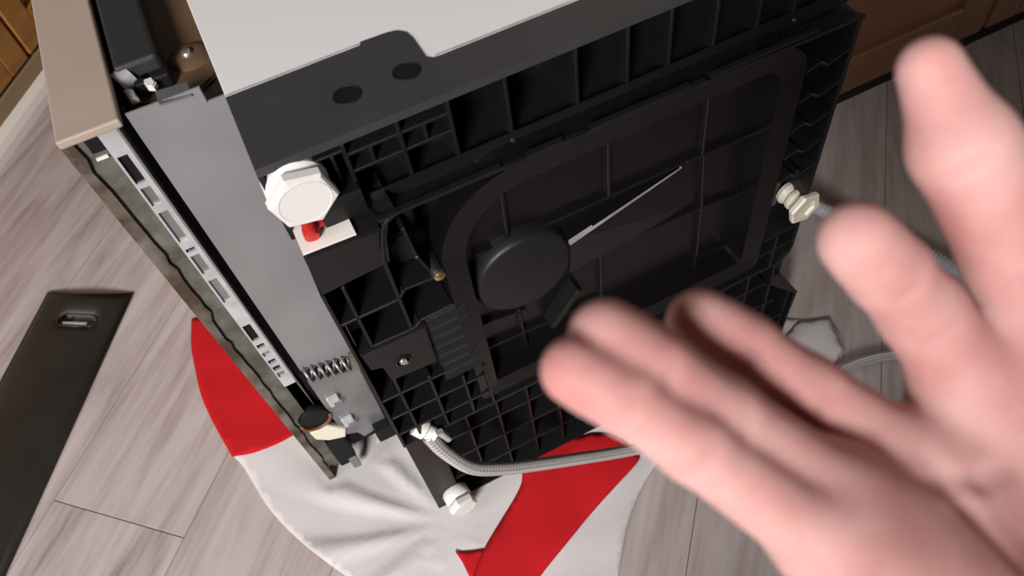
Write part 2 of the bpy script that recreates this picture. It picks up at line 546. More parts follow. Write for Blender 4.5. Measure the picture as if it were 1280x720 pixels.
# --- raised middle tier
tier_top = prism('tier_top', [(0.048, 0.535), (0.458, 0.535), (0.458, 0.548), (0.452, 0.5495), (0.06, 0.5475)], 'y', 0.0, -0.001, BLK, dw)
bm = bmesh.new()
for (xa, xb) in ((0.056, 0.458),):
    vs = [bm.verts.new(c) for c in ((xa, 0.001, 0.536), (xb, 0.001, 0.532), (xb, TY, 0.5405), (xa, TY, 0.5465),
                                    (xa, 0.001, 0.532), (xb, 0.001, 0.528), (xb, TY, 0.5375), (xa, TY, 0.5435))]
    for f in ((0, 1, 2, 3), (7, 6, 5, 4), (0, 4, 5, 1), (1, 5, 6, 2), (2, 6, 7, 3), (3, 7, 4, 0)):
        bm.faces.new([vs[i] for i in f])
from_bm('tier_top_wall', bm, SAT, dw)
box('tier_back', 0.003, 0.455, 0.018, 0.021, 0.235, 0.534, BLK, dw)
# clip lip segments along the top of the cover
for (xa, xb, dz) in ((0.056, 0.148, 0.0), (0.15, 0.166, -0.0022), (0.168, 0.196, 0.0), (0.2, 0.214, -0.0026), (0.218, 0.3, 0.0), (0.303, 0.314, -0.0025), (0.317, 0.412, 0.0)):
    box('clip_lip', xa, xb, TY - 0.0012, TY + 0.004, 0.5442 + dz, 0.5466 + dz, BLK, dw, 0.0004)
# end wall right
box('tier_end_wall', 0.4525, 0.456, TY, 0.018, 0.262, 0.5395, BLK, dw, 0.0008)
prism('tier_corner', [(0.4525, 0.262), (0.456, 0.262), (0.4535, 0.250), (0.447, 0.242), (0.437, 0.238), (0.437, 0.2415), (0.4455, 0.2455), (0.4505, 0.252)], 'y', TY, 0.018, BLK, dw)
# scalloped ribs right of the cover
for z in (0.512, 0.480, 0.448, 0.416, 0.385):
    rib(0.412, z - 0.006, 0.4245, z - 0.002, TY, 0.018, dw, 0.0024)
    rib(0.4245, z - 0.002, 0.432, z - 0.008, TY, 0.018, dw, 0.0024)
    rib(0.432, z - 0.008, 0.4525, z - 0.001, TY, 0.018, dw, 0.0024)
rib(0.432, 0.385, 0.432, 0.378, TY, 0.018, dw)
for z in (0.292, 0.268):
    rib(0.412, z, 0.4525, z + 0.002, TY, 0.018, dw, 0.0024)
rib(0.43, 0.24, 0.43, 0.29, TY, 0.018, dw)
box('foot_bracket', 0.428, 0.4515, 0.008, 0.016, 0.294, 0.366, MAT['galv'], dw, 0.001)
for k in range(6):
    box('bracket_tooth', 0.4275, 0.4305, -0.004, 0.008, 0.298 + k * 0.006, 0.3015 + k * 0.006, MAT['galv'], dw)

# --- left block area (under the corner foot)
prism('corner_block', [(0.0015, 0.4975), (0.0025, 0.538), (0.005, 0.5405), (0.039, 0.5385), (0.056, 0.5365), (0.0525, 0.5215), (0.0515, 0.501)], 'y', TY, 0.018, SAT, dw, 0.0014)
tube('pocket_rim', spline([(0.072, TY, 0.5455), (0.064, TY, 0.544), (0.0585, TY, 0.538), (0.0555, TY, 0.53), (0.0525, TY, 0.518), (0.0505, TY, 0.506)], 5), 0.0014, BLK, dw, 8)
prism('pocket_wall', [(0.052, 0.503), (0.054, 0.5025), (0.0575, 0.526), (0.062, 0.539), (0.07, 0.544), (0.07, 0.546), (0.060, 0.542), (0.055, 0.529)], 'y', TY, 0.018, BLK, dw)
box('left_wall', 0.0, 0.0028, TY, 0.018, 0.24, 0.4975, BLK, dw, 0.0006)
rib(0.0165, 0.415, 0.0165, 0.4975, TY, 0.018, dw)
rib(0.0505, 0.418, 0.0505, 0.5025, TY, 0.018, dw)
rib(0.003, 0.457, 0.05, 0.457, TY, 0.018, dw)
rib(0.05, 0.457, 0.0565, 0.4655, TY, 0.018, dw)
rib(0.0565, 0.4655, 0.080, 0.4635, TY, 0.018, dw)
rib(0.0165, 0.4155, 0.0535, 0.4145, TY, 0.018, dw)
rib(0.0535, 0.4145, 0.0595, 0.4205, TY, 0.018, dw)
rib(0.0595, 0.4205, 0.088, 0.4215, TY, 0.018, dw)
rib(0.071, 0.524, 0.0735, 0.49, TY + 0.004, 0.018, dw)
rib(0.0735, 0.49, 0.0805, 0.466, TY + 0.004, 0.018, dw)
prism('pocket_shelf', [(0.057, 0.47), (0.079, 0.468), (0.079, 0.499), (0.066, 0.502), (0.058, 0.492)], 'y', -0.004, 0.018, SAT, dw, 0.002)
lathe('pocket_stud', [(0.0075, 0), (0.0075, 0.016), (0.006, 0.018), (0, 0.018)], (0.082, 0.012, 0.514), (-0.4, -1, -0.2), SAT, dw, 20)
boss = lathe('screw_boss', [(0.0062, 0), (0.0062, 0.03), (0.005, 0.0315), (0.0, 0.0315)], (0.0845, 0.006, 0.4655), (0, -1, 0), SAT, dw, 20)
lathe('screw', [(0.0048, 0), (0.0045, 0.0018), (0.003, 0.003), (0, 0.0033)], (0.0845, TY - 0.0005, 0.4655), (0, -1, 0), MAT['brass'], boss, 16)

# lower left smooth plate with one screw, then a louvred plate
pl = prism('access_plate', [(0.005, 0.4135), (0.0072, 0.3865), (0.0165, 0.383), (0.0185, 0.359), (0.0605, 0.3555), (0.0615, 0.4125), (0.052, 0.4128), (0.0165, 0.4135)], 'y', TY - 0.001, 0.0, SAT, dw, 0.0012)
w = lathe('screw_well', [(0.0075, 0.0), (0.0075, 0.001), (0.006, 0.0016), (0.0052, 0.0008), (0.0052, 0.0), (0, 0.0)], (0.034, TY - 0.001, 0.381), (0, -1, 0), BLK, pl, 20)
lathe('screw', [(0.0038, 0), (0.003, 0.0016), (0, 0.0018)], (0.034, TY - 0.0012, 0.380), (0, -1, 0), MAT['screw'], w, 14)
lp = prism('louvre_plate', [(0.0625, 0.3115), (0.0985, 0.311), (0.0985, 0.424), (0.066, 0.4165), (0.0625, 0.415)], 'y', TY + 0.0045, 0.0, BLK, dw)
for k in range(7):
    z = 0.318 + k * 0.0145
    prism('louvre', [(TY + 0.0045, z), (TY - 0.0012, z + 0.002), (TY + 0.001, z + 0.009), (TY + 0.0045, z + 0.011)], 'x', 0.064, 0.0975, SAT, lp)
for z in (0.332, 0.297, 0.264):
    rib(0.003, z, 0.098, z - 0.001, TY, 0.018, dw)
for (x, za, zb) in ((0.0205, 0.24, 0.357), (0.049, 0.24, 0.338), (0.0775, 0.24, 0.312), (0.0995, 0.24, 0.312)):
    rib(x, za, x, zb, TY, 0.018, dw)

# --- round cornered cover plate in the middle
O = rrect(0.0895, 0.4105, 0.2515, 0.5405, (0.006, 0.012, 0.032, 0.072), 10)
I = rrect(0.1085, 0.3905, 0.270, 0.5195, (0.004, 0.008, 0.020, 0.060), 10)
cover = prism('cover_plate', rrect(0.1, 0.40, 0.262, 0.53, (0.004, 0.01, 0.026, 0.066), 8), 'y', 0.0, 0.012, COV, dw)
ring_prism('cover_frame', O, I, TY + 0.001, 0.002, COV, cover, TY + 0.004)
YR = -0.0055
for (xa, za, xb, zb) in ((0.12, 0.441, 0.245, 0.4405), (0.245, 0.4405, 0.32, 0.4405), (0.32, 0.4405, 0.394, 0.436),
                         (0.245, 0.371, 0.343, 0.367), (0.343, 0.367, 0.394, 0.360), (0.343, 0.29, 0.394, 0.283), (0.112, 0.345, 0.155, 0.338), (0.112, 0.305, 0.235, 0.298)):
    rib(xa, za, xb, zb, YR, 0.0, cover, 0.003, 'cover_rib', COV, 0.0012)
for (xa, za, xb, zb) in ((0.244, 0.525, 0.244, 0.441), (0.335, 0.528, 0.336, 0.441), (0.338, 0.441, 0.343, 0.367), (0.343, 0.367, 0.346, 0.272),
                         (0.152, 0.50, 0.150, 0.441), (0.148, 0.345, 0.150, 0.275), (0.235, 0.365, 0.235, 0.275)):
    rib(xa, za, xb, zb, YR, 0.0, cover, 0.003, 'cover_rib', COV, 0.0012)
# round sump cap
lathe('sump_cap', [(0.0475, 0.0), (0.0462, 0.006), (0.0450, 0.0105), (0.0435, 0.0128), (0.0410, 0.0138), (0.0, 0.0138)],
      (0.157, 0.0, 0.401), (0, -1, 0), MAT['black_satin'], cover, 56)
# slanted ramp next to the cap, its upper-edge highlight made as a bright strip
bm = bmesh.new()
vs = [bm.verts.new(c) for c in ((0.199, -0.018, 0.424), (0.314, -0.0035, 0.4345), (0.343, 0.0, 0.37), (0.199, 0.0, 0.352), (0.199, 0.0, 0.424), (0.314, 0.0, 0.4345), (0.199, -0.013, 0.374))]
for f in ((0, 1, 2, 6), (6, 2, 3), (0, 6, 3, 4), (0, 4, 5, 1), (1, 5, 2)):
    bm.faces.new([vs[i] for i in f])
from_bm('sump_ramp', bm, COV, cover)
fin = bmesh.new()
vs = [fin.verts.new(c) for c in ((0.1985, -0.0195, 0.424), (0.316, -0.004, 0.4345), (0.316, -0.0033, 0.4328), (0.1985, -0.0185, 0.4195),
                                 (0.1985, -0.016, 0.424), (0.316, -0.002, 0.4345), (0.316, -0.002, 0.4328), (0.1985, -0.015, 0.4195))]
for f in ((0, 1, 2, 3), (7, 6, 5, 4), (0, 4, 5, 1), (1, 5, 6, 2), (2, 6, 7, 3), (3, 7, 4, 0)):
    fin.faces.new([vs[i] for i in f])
from_bm('ramp_edge_highlight', fin, MAT['bright'], cover)
rib(0.176, 0.305, 0.2065, 0.345, -0.016, 0.0, cover, 0.006, 'cover_shadow_bar', BLK)  # black bar standing in for a shadow across the cover

# --- bottom strip below the tier
box('strip_back', 0.0, 0.512, 0.03, 0.034, 0.001, 0.24, BLK, dw)
box('tier_bottom_wall', 0.0, 0.44, TY, 0.03, 0.236, 0.2395, BLK, dw, 0.0006)
box('strip_bottom_wall', 0.0, 0.515, 0.0, 0.033, 0.0, 0.003, BLK, dw)
prism('strip_end_block', [(0.0, 0.0), (0.032, 0.0), (0.034, 0.2), (0.0, 0.235)], 'y', 0.0, 0.03, BLK, dw, 0.001)
prism('strip_end_wall', [(0.512, 0.0), (0.515, 0.0), (0.5185, 0.097), (0.470, 0.150), (0.462, 0.235), (0.459, 0.235), (0.467, 0.148), (0.515, 0.096)], 'y', 0.0, 0.033, BLK, dw)
xs = [0.034 + 0.0365 * k for k in range(14)]
for x in xs[1:]:
    top = 0.2355 if x < 0.45 else 0.145 - (x - 0.47) * 1.0
    if x > 0.509:
        continue
    rib(x, 0.003, x, top, 0.004, 0.03, dw)
for z in (0.05, 0.10, 0.15, 0.198):
    rib(0.034, z, 0.51 if z < 0.06 else (0.485 if z < 0.13 else 0.462), z, 0.003, 0.03, dw)

# --- levelling feet
def foot(x, z, y0, tilt, m, s=1.0, hexr=0.0225):
    ax = Vector((tilt[0], -1, tilt[1])).normalized()
    o = Vector((x, y0, z))
    f = lathe('levelling_foot', [(0.0085 * s, -0.03), (0.0085 * s, 0.0), (0.018 * s, -0.001), (0.0205 * s, 0.0015), (0.0205 * s, 0.012), (0.018 * s, 0.0145), (0.013 * s, 0.0155),
                                 (0.013 * s, 0.019), (0.018 * s, 0.020)], o, ax, m, dw, 36)
    hx = lathe('hex_flange', [(hexr * s * 0.93, 0.0175), (hexr * s, 0.0195), (hexr * s, 0.0255), (hexr * s * 0.93, 0.0275), (hexr * s * 0.8, 0.0278)], o, ax, m, f, sides=6, smooth=False)
    lathe('foot_face', [(hexr * s * 0.8, 0.0268), (hexr * s * 0.77, 0.0281), (hexr * s * 0.6, 0.0272), (hexr * s * 0.35, 0.0245), (0, 0.0232)], o, ax, m, f, 32)
    return f


foot(0.0185, 0.577, 0.013, (0.02, -0.05), MAT['white_pl'], 1.02)
def spool(x, z, y0, m, s, tilt):
    ax = Vector((tilt[0], -1, tilt[1])).normalized(); o = Vector((x, y0, z))
    f = lathe('levelling_foot', [(0.009 * s, 0), (0.0125 * s, 0.002), (0.0135 * s, 0.006), (0.0115 * s, 0.009), (0.0095 * s, 0.011), (0.0125 * s, 0.014), (0.0125 * s, 0.017), (0.0105 * s, 0.019), (0.011 * s, 0.022)], o, ax, m, dw, 28)
    lathe('hex_flange', [(0.012 * s, 0.021), (0.0195 * s, 0.0265), (0.0200 * s, 0.0305), (0.0185 * s, 0.0325), (0.0125 * s, 0.0322), (0.0105 * s, 0.0295), (0, 0.029)], o, ax, m, f, sides=6, smooth=False)


spool(0.4505, 0.3235, 0.002, MAT['ivory_pl'], 0.95, (0.05, 0.0))
foot(0.026, 0.027, 0.001, (0.1, 0.0), MAT['white_pl'], 0.8)
foot(0.47, 0.027, 0.001, (0.0, 0.0), MAT['white_pl'], 0.8)

# corner recess under the top-left foot: pale metal back with a red plug
prism('recess_floor', [(0.003, 0.5412), (0.040, 0.5392), (0.040, 0.5407), (0.003, 0.5427)], 'y', TY + 0.002, 0.02, MAT['trim'], dw)
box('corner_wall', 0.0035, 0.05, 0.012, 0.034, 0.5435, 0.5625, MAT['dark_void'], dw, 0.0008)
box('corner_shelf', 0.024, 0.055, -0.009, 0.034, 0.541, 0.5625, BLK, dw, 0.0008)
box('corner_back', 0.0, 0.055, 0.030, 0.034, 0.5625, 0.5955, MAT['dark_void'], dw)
plug = lathe('red_plug', [(0.0, -0.001), (0.0052, 0.0), (0.006, 0.004), (0.0048, 0.010), (0.0056, 0.014), (0.005, 0.0205), (0.0, 0.022)], (0.0155, 0.004, 0.5487), (-0.12, -1, -0.1), MAT['red_pl'], dw, 18)
prism('plug_wing', [(0.016, -0.012), (0.028, -0.006), (0.018, 0.003)], 'z', 0.5440, 0.5475, MAT['red_pl'], plug, 0.0006)

# --- front cross plate (galvanised), behind the base on the door side
prism('front_plate', [(-0.066, 0.240), (0.0, 0.222), (0.004, 0.5835), (-0.014, 0.5835), (-0.014, 0.5965), (-0.066, 0.597)], 'y', 0.108, 0.111, MAT['galv_plate'], dw, 0.0006)
box('front_plate_return', -0.064, 0.0, 0.11, 0.113, 0.225, 0.45, MAT['dark_void'], dw)
prism('plate_tab', [(-0.043, 0.5955), (-0.021, 0.5935), (-0.021, 0.595), (-0.043, 0.597)], 'y', 0.106, 0.122, MAT['galv'], dw)
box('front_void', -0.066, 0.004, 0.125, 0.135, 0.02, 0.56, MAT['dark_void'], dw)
# spring teeth and hinge bracket at the bottom
sp = []
for k in range(97):
    a = k / 96 * 12 * math.pi
    sp.append((-0.064 + 0.047 * k / 96, 0.104 + 0.0085 * math.cos(a), 0.237 - 0.012 * k / 96 + 0.0085 * math.sin(a)))
tube('hinge_spring', sp, 0.0019, MAT['galv'], dw, 8)
lathe('spring_end', [(0.0, 0), (0.011, 0.0005), (0.0125, 0.004), (0.011, 0.013), (0.0, 0.014)], (-0.017, 0.104, 0.2265), (1, 0, -0.25), MAT['insul'], dw, 20)
brk = prism('hinge_bracket', [(-0.0655, 0.2245), (-0.011, 0.2045), (-0.0125, 0.07), (-0.046, 0.062), (-0.050, 0.078), (-0.0655, 0.088)], 'y', 0.104, 0.107, MAT['galv'], dw, 0.0008)
for (x, z) in ((-0.0525, 0.172), (-0.0515, 0.118)):
    box('bracket_tab', x - 0.007, x + 0.007, 0.0985, 0.1045, z - 0.009, z + 0.009, MAT['bright'], brk, 0.0018)
    box('bracket_slot', x - 0.002, x + 0.009, 0.0978, 0.1, z - 0.0095, z - 0.001, MAT['galv'], brk, 0.0008)
box('latch_block', -0.031, 0.002, 0.088, 0.115, 0.058, 0.082, MAT['dark_void'], dw, 0.002)
prism('latch_tongue', [(-0.036, 0.052), (-0.012, 0.058), (-0.010, 0.066), (-0.034, 0.066)], 'y', 0.092, 0.1, MAT['bright'], dw, 0.0006)

# --- top side hinge zone between door and side panel
box('hinge_plate', -0.069, 0.0, 0.128, 0.84, 0.563, 0.572, MAT['brown_pl'], dw, 0.001)
hp = prism('hinge_plate', [(-0.069, 0.15), (-0.03, 0.128), (0.0, 0.15), (0.0, 0.5), (-0.069, 0.5)], 'z', 0.572, 0.5755, MAT['brown_pl'], dw, 0.002)
dome = lathe('pressed_dome', [(0.018, 0), (0.015, 0.0022), (0.008, 0.0032), (0.0, 0.0032)], (-0.0155, 0.181, 0.5755), (0, 0, 1), MAT['brown_pl'], dw, 28)
lathe('screw', [(0.0048, 0), (0.0045, 0.0018), (0.003, 0.0032), (0.0, 0.0035)], (-0.0165, 0.1815, 0.5787), (0, 0, 1), MAT['screw'], dome, 16)
box('cover_box', -0.0655, -0.034, 0.161, 0.5, 0.5755, 0.5995, MAT['box_black'], dw, 0.003, 3)
box('cover_box_foot', -0.058, -0.032, 0.152, 0.175, 0.5755, 0.588, MAT['dark_void'], dw, 0.002)
hr = lathe('hinge_roller', [(0.004, -0.006), (0.0085, -0.0055), (0.0085, 0.0055), (0.004, 0.006)], (-0.0625, 0.163, 0.588), (1, 0.4, 0.2), MAT['bright'], dw, 24)
prism('hinge_link', [(-0.0545, 0.170), (-0.0465, 0.168), (-0.0425, 0.147), (-0.045, 0.142), (-0.0495, 0.145)], 'z', 0.583, 0.588, MAT['white_pl'], dw, 0.001)
prism('hinge_link', [(-0.066, 0.152), (-0.0595, 0.150), (-0.0575, 0.137), (-0.063, 0.136)], 'z', 0.583, 0.588, MAT['white_pl'], dw, 0.001)
tube('hinge_wire', spline([(-0.066, 0.175, 0.589), (-0.062, 0.18, 0.593), (-0.0565, 0.175, 0.592), (-0.057, 0.165, 0.590)], 6), 0.0014, MAT['bright'], dw, 8)

# --- door (left): outer steel skin, insulation, slotted inner strip
box('door_skin', -0.1125, -0.0695, 0.1015, 0.84, 0.5935, 0.6005, MAT['door_steel'], dw, 0.0015)
box('door_skin_front', -0.1125, -0.109, 0.105, 0.84, 0.0, 0.5935, MAT['door_steel'], dw, 0.001)
box('door_insulation', -0.109, -0.0875, 0.1062, 0.83, 0.03, 0.594, MAT['insul'], dw)
box('door_inner_fill', -0.0875, -0.0752, 0.112, 0.83, 0.03, 0.594, MAT['insul'], dw)
# jagged grimy return flange along the front edge
jag = [(-0.1125, 0.0), (-0.1045, 0.0)]
zz = 0.03
while zz < 0.58:
    jag.append((-0.1045 + random.uniform(-0.0012, 0.0014) + (0.0025 if 0.38 < zz < 0.52 else 0), zz)); zz += random.uniform(0.008, 0.02)
jag += [(-0.1045, 0.593), (-0.1125, 0.5955)]
prism('door_edge_flange', jag, 'y', 0.103, 0.1055, MAT['rust'], dw)
box('edge_clip', -0.0985, -0.0905, 0.1045, 0.1062, 0.5735, 0.5755, MAT['trim'], dw)
box('edge_notch', -0.098, -0.0865, 0.1048, 0.1064, 0.580, 0.592, MAT['dark_void'], dw)
slots = [(0.572, 0.545, 1), (0.540, 0.521, 2), (0.513, 0.478, 2), (0.468, 0.464, 1), (0.459, 0.435, 2), (0.425, 0.392, 2), (0.352, 0.326, 1), (0.318, 0.312, 1), (0.303, 0.296, 2), (0.288, 0.282, 1), (0.275, 0.268, 1), (0.263, 0.254, 2)]
bm = bmesh.new()
add_box(bm, -0.0788, -0.0752, 0.1025, 0.105, 0.235, 0.594)
add_box(bm, -0.0878, -0.0862, 0.1025, 0.105, 0.235, 0.594)
prev = 0.594
for (a, b, k) in slots:
    add_box(bm, -0.0862, -0.0788, 0.1025, 0.105, a, prev); prev = b
add_box(bm, -0.0862, -0.0788, 0.1025, 0.105, 0.235, prev)
strip = from_bm('door_inner_strip', bm, MAT['bright'], dw)
for (a, b, k) in slots:
    box('slot_insert', -0.0861, -0.0789, 0.1048, 0.107, b, a, MAT['dark_void'] if k == 1 else MAT['galv'], strip)
prism('strip_flange', [(-0.0752, 0.594), (-0.0752, 0.24), (-0.0735, 0.24), (-0.0735, 0.594)], 'y', 0.1025, 0.125, MAT['galv'], dw)
box('gap_shade', -0.0735, -0.067, 0.118, 0.125, 0.03, 0.594, MAT['dark_void'], dw)  # dark strip standing in for the shade in the open gap
prism('door_end_cap', [(-0.098, 0.248), (-0.078, 0.238), (-0.074, 0.10), (-0.080, 0.02), (-0.1, 0.012)], 'y', 0.112, 0.118, MAT['insul'], dw)
lathe('hinge_pivot', [(0.006, 0), (0.0175, 0.001), (0.0185, 0.006), (0.0165, 0.010), (0, 0.0105)], (-0.082, 0.112, 0.152), (0, -1, 0), MAT['dark_void'], dw, 28)
tube('pivot_rim', [(-0.082 + 0.0175 * math.cos(a), 0.1015, 0.150 + 0.0175 * math.sin(a)) for a in [math.radians(180 + 18 * k) for k in range(11)]], 0.0022, mat('rusty_brown', (0.13, 0.055, 0.022), 0.5), dw, 8)
prism('pivot_band', [(-0.0955, 0.131), (-0.074, 0.134), (-0.0585, 0.108), (-0.064, 0.090), (-0.083, 0.100), (-0.094, 0.114)], 'y', 0.099, 0.106, MAT['ivory_pl'], dw, 0.001)
box('hinge_arm_cover', -0.089, -0.0665, 0.098, 0.112, 0.028, 0.094, MAT['dark_void'], dw, 0.002)
box('end_clip', -0.0765, -0.0665, 0.0955, 0.102, 0.012, 0.04, MAT['galv'], dw, 0.001)

# --- inlet connector at the lower left corner of the tier
con = lathe('inlet_connector', [(0.0085, 0), (0.0105, 0.001), (0.0105, 0.012), (0.008, 0.014), (0.008, 0.024)], (0.019, -0.012, 0.247), (0.55, -0.55, -0.55), MAT['white_pl'], dw, 20)
prism('connector_clip', [(0.034, 0.246), (0.041, 0.243), (0.046, 0.223), (0.041, 0.221)], 'y', -0.034, -0.026, MAT['bright'], con, 0.001)

# ================================================================== HOSES
bh = tube('braided_hose', spline([(0.026, -0.024, 0.236), (0.034, -0.036, 0.212), (0.052, -0.049, 0.178), (0.08, -0.054, 0.152), (0.118, -0.056, 0.122), (0.165, -0.058, 0.088), (0.225, -0.062, 0.05),
                                (0.3, -0.072, 0.022), (0.4, -0.086, 0.008), (0.5, -0.088, 0.008), (0.555, -0.0865, 0.008), (0.61, -0.099, 0.006), (0.70, -0.14, 0.004), (0.82, -0.21, 0.004)], 14), 0.0072, MAT['steel_braid'], None, 20, 0.0028)
tag(bh, 'braided stainless steel water hose curving from the base of the dishwasher to the floor', 'hose')
pts = spline([(0.50, 0.30, 0.14), (0.575, 0.22, 0.10), (0.645, 0.14, 0.06), (0.705, 0.085, 0.025), (0.745, 0.035, 0.014), (0.765, -0.02, 0.014), (0.80, -0.12, 0.014), (0.88, -0.22, 0.014)], 60)
dh = tube('drain_hose', pts, lambda s: 0.0105 + 0.0016 * math.sin(s / 0.0052 * 2 * math.pi), mat('grey_corrugated', (0.36, 0.38, 0.41), 0.42), None, 16)
tag(dh, 'grey corrugated drain hose on the floor behind the index finger', 'hose')

# ================================================================== KICK PLATE (lower left)
kd = Vector((-0.520, -0.854)); kn = Vector((0.854, -0.520))
kp = empty('kick_plate', (-0.430, 0.632, FZ))
kp.rotation_euler = (0, 0, math.atan2(kd.y, kd.x))
# local +X runs along the plate, +Y across it (kn); built with a slot hole
KW = 0.150; KL = 0.66
def bowed(x, y):
    t = y / KW
    return 0.004 + 0.014 * math.sin(math.pi * t) * (1 if x > 0.02 else 0.9)
outer = [(-0.004 + 0.012 * math.sin(math.pi * t), KW * t) for t in [k / 12 for k in range(13)]]
loop = [Vector((x, y)) for x, y in outer] + [Vector((KL, KW * (1 - k / 12))) for k in range(13)]
slot = []
sx, sy, sl, sr = 0.057, 0.086, 0.021, 0.0105
for k in range(9):
    a = math.radians(0 + 180 * k / 8); slot.append(Vector((sx + sr * math.cos(a), sy + sl + sr * math.sin(a))))
for k in range(9):
    a = math.radians(180 + 180 * k / 8); slot.append(Vector((sx + sr * math.cos(a), sy - sl + sr * math.sin(a))))
inner = [Vector((x, y)) for x in np.arange(0.02, KL - 0.01, 0.02) for y in np.arange(0.0125, KW - 0.006, 0.0125)
         if not (abs(x - sx) < 0.02 and abs(y - sy) < 0.038)]
co = loop + slot + inner
n1, n2 = len(loop), len(slot)
ed = [(i, (i + 1) % n1) for i in range(n1)] + [(n1 + i, n1 + (i + 1) % n2) for i in range(n2)]
vo, eo, fo, *_ = delaunay_2d_cdt(co, ed, [], 0, 1e-5)
me = bpy.data.meshes.new('plate')
def in_slot(c):
    return math.hypot(c.x - sx, max(abs(c.y - sy) - sl, 0)) < sr * 0.97
xm = lambda y: -0.004 + 0.012 * math.sin(math.pi * y / KW)
fs = []
for f in fo:
    c = sum((vo[i] for i in f), Vector((0, 0))) / len(f)
    if in_slot(c) or c.x < xm(c.y) or not (0 <= c.y <= KW):
        continue
    fs.append(f)
me.from_pydata([(v.x, v.y, bowed(v.x, v.y)) for v in vo], [], fs)
me.materials.append(MAT['kick'])
for p in me.polygons:
    p.use_smooth = True
po = link(bpy.data.objects.new('plate', me), kp)
sm = po.modifiers.new('thickness', 'SOLIDIFY'); sm.thickness = 0.0025; sm.offset = -1
lipm = []
for k in range(19):
    v = slot[k % 18]
    lipm.append((v.x, v.y, bowed(v.x, v.y) - 0.0002))
tube('slot_lip', lipm, 0.0013, MAT['kick'], kp, 8)
box('slot_bar', sx + 0.0022, sx + 0.0072, sy - sl - 0.001, sy + sl - 0.002, 0.0130, 0.0155, MAT['bright'], kp, 0.0008)
tag(kp, 'dark toe kick panel with one slot lying on the floor at the left', 'kick panel')

# ================================================================== FLAG CLOTH
flag = empty('flag', (0, 0, FZ))
tag(flag, 'red and white flag spread on the floor under the dishwasher', 'flag')


def wav(x, y):
    h = 0.0
    # folds fanning out from the front corner of the base
    a = math.atan2(y + 0.02, x - 0.01)
    r = math.hypot(x - 0.01, y + 0.02)
    if x < 0.03 and y > -0.06:
        h += 0.0055 * max(0, math.sin(a * 13 + r * 9)) * min(1, max(0, (r - 0.015) / 0.06)) * math.exp(-max(0, r - 0.16) / 0.07)
    h += 0.0012 * math.sin(x * 47 + y * 31) * math.sin(y * 39 - x * 17 + 1.0)
    return h + 0.0012


def chaikin(P, n=2):
    for _ in range(n):
        Q = []
        for i in range(len(P)):
            a, b = P[i], P[(i + 1) % len(P)]
            Q += [a * 0.75 + b * 0.25, a * 0.25 + b * 0.75]
        P = Q
    return P


def cloth(name, poly, m, z, h=0.008, curl=0.0, th=0.0014):
    # densify and smooth the outline
    P = chaikin([Vector((a, b, 0)) for a, b in poly], 2) if len(poly) > 8 else [Vector((a, b, 0)) for a, b in poly]
    dens = []
    for i in range(len(P)):
        a, b = P[i], P[(i + 1) % len(P)]
        k = max(1, int((b - a).length / h))
        dens += [a.lerp(b, t / k).to_2d() for t in range(k)]
    xs_ = [p.x for p in dens]; ys_ = [p.y for p in dens]
    g = []
    x = min(xs_)
    while x < max(xs_):
        y = min(ys_)
        while y < max(ys_):
            if inside((x, y), dens) and min((q - Vector((x, y))).length for q in dens) > h * 0.6:
                g.append(Vector((x, y)))
            y += h
        x += h
    n = len(dens)
    vo, eo, fo, *_ = delaunay_2d_cdt(dens + g, [(i, (i + 1) % n) for i in range(n)], [], 0, 1e-6)
    fs = []
    for f in fo:
        a_, b_, c_ = (vo[i] for i in f[:3])
        if abs((b_ - a_).cross(c_ - a_)) > 2e-7 and inside((a_ + b_ + c_) / 3, dens):
            fs.append(f)
    verts = []
    for v in vo:
        d = min((q - v).length for q in dens)
        zz_ = z + wav(v.x, v.y) + curl * math.exp(-d / 0.008)
        if -0.12 < v.x < 0.52 and v.y > (-0.003 if v.x > -0.003 else 0.09):
            zz_ = min(zz_, 0.0032)
        verts.append((v.x, v.y, zz_))
    me = bpy.data.meshes.new(name)
    me.from_pydata(verts, [], fs); me.materials.append(m)
    for p in me.polygons:
        p.use_smooth = True
    o = link(bpy.data.objects.new(name, me), flag)
    md = o.modifiers.new('thickness', 'SOLIDIFY'); md.thickness = th; md.offset = -1
    return o


white_poly = [(-0.222, 0.201), (-0.213, 0.185), (-0.206, 0.15), (-0.198, 0.112), (-0.185, 0.075), (-0.168, 0.039), (-0.149, 0.004), (-0.129, -0.028), (-0.1, -0.075), (-0.06, -0.12), (-0.005, -0.15),
              (0.07, -0.165), (0.13, -0.205), (0.165, -0.16), (0.205, -0.115), (0.262, -0.078), (0.33, -0.06), (0.41, -0.066), (0.47, -0.071), (0.545, -0.078), (0.571, -0.064), (0.589, -0.014), (0.549, 0.006), (0.50, 0.05),
              (0.40, 0.10), (0.2, 0.2), (-0.02, 0.24), (-0.08, 0.24), (-0.15, 0.22), (-0.19, 0.22), (-0.218, 0.228)]
cloth('white_field', white_poly, MAT['cloth_white'], 0.0015)
red_left = [(-0.225, 0.458), (-0.225, 0.458), (-0.225, 0.458), (-0.236, 0.41), (-0.239, 0.37), (-0.241, 0.32), (-0.236, 0.272), (-0.228, 0.23), (-0.222, 0.200), (-0.222, 0.200), (-0.222, 0.200), (-0.19, 0.189), (-0.15, 0.186), (-0.08, 0.2), (-0.05, 0.3), (-0.1, 0.4), (-0.18, 0.44)]
cloth('red_band', red_left, MAT['cloth_red'], 0.0017)
red_right = [(-0.02, -0.125), (0.003, -0.094), (0.027, -0.073), (0.062, -0.05), (0.1, -0.027), (0.112, -0.012), (0.115, 0.01), (0.17, 0.012), (0.242, -0.012), (0.256, -0.058), (0.249, -0.066), (0.21, -0.079), (0.165, -0.094), (0.13, -0.109), (0.108, -0.118), (0.068, -0.134), (0.03, -0.16)]
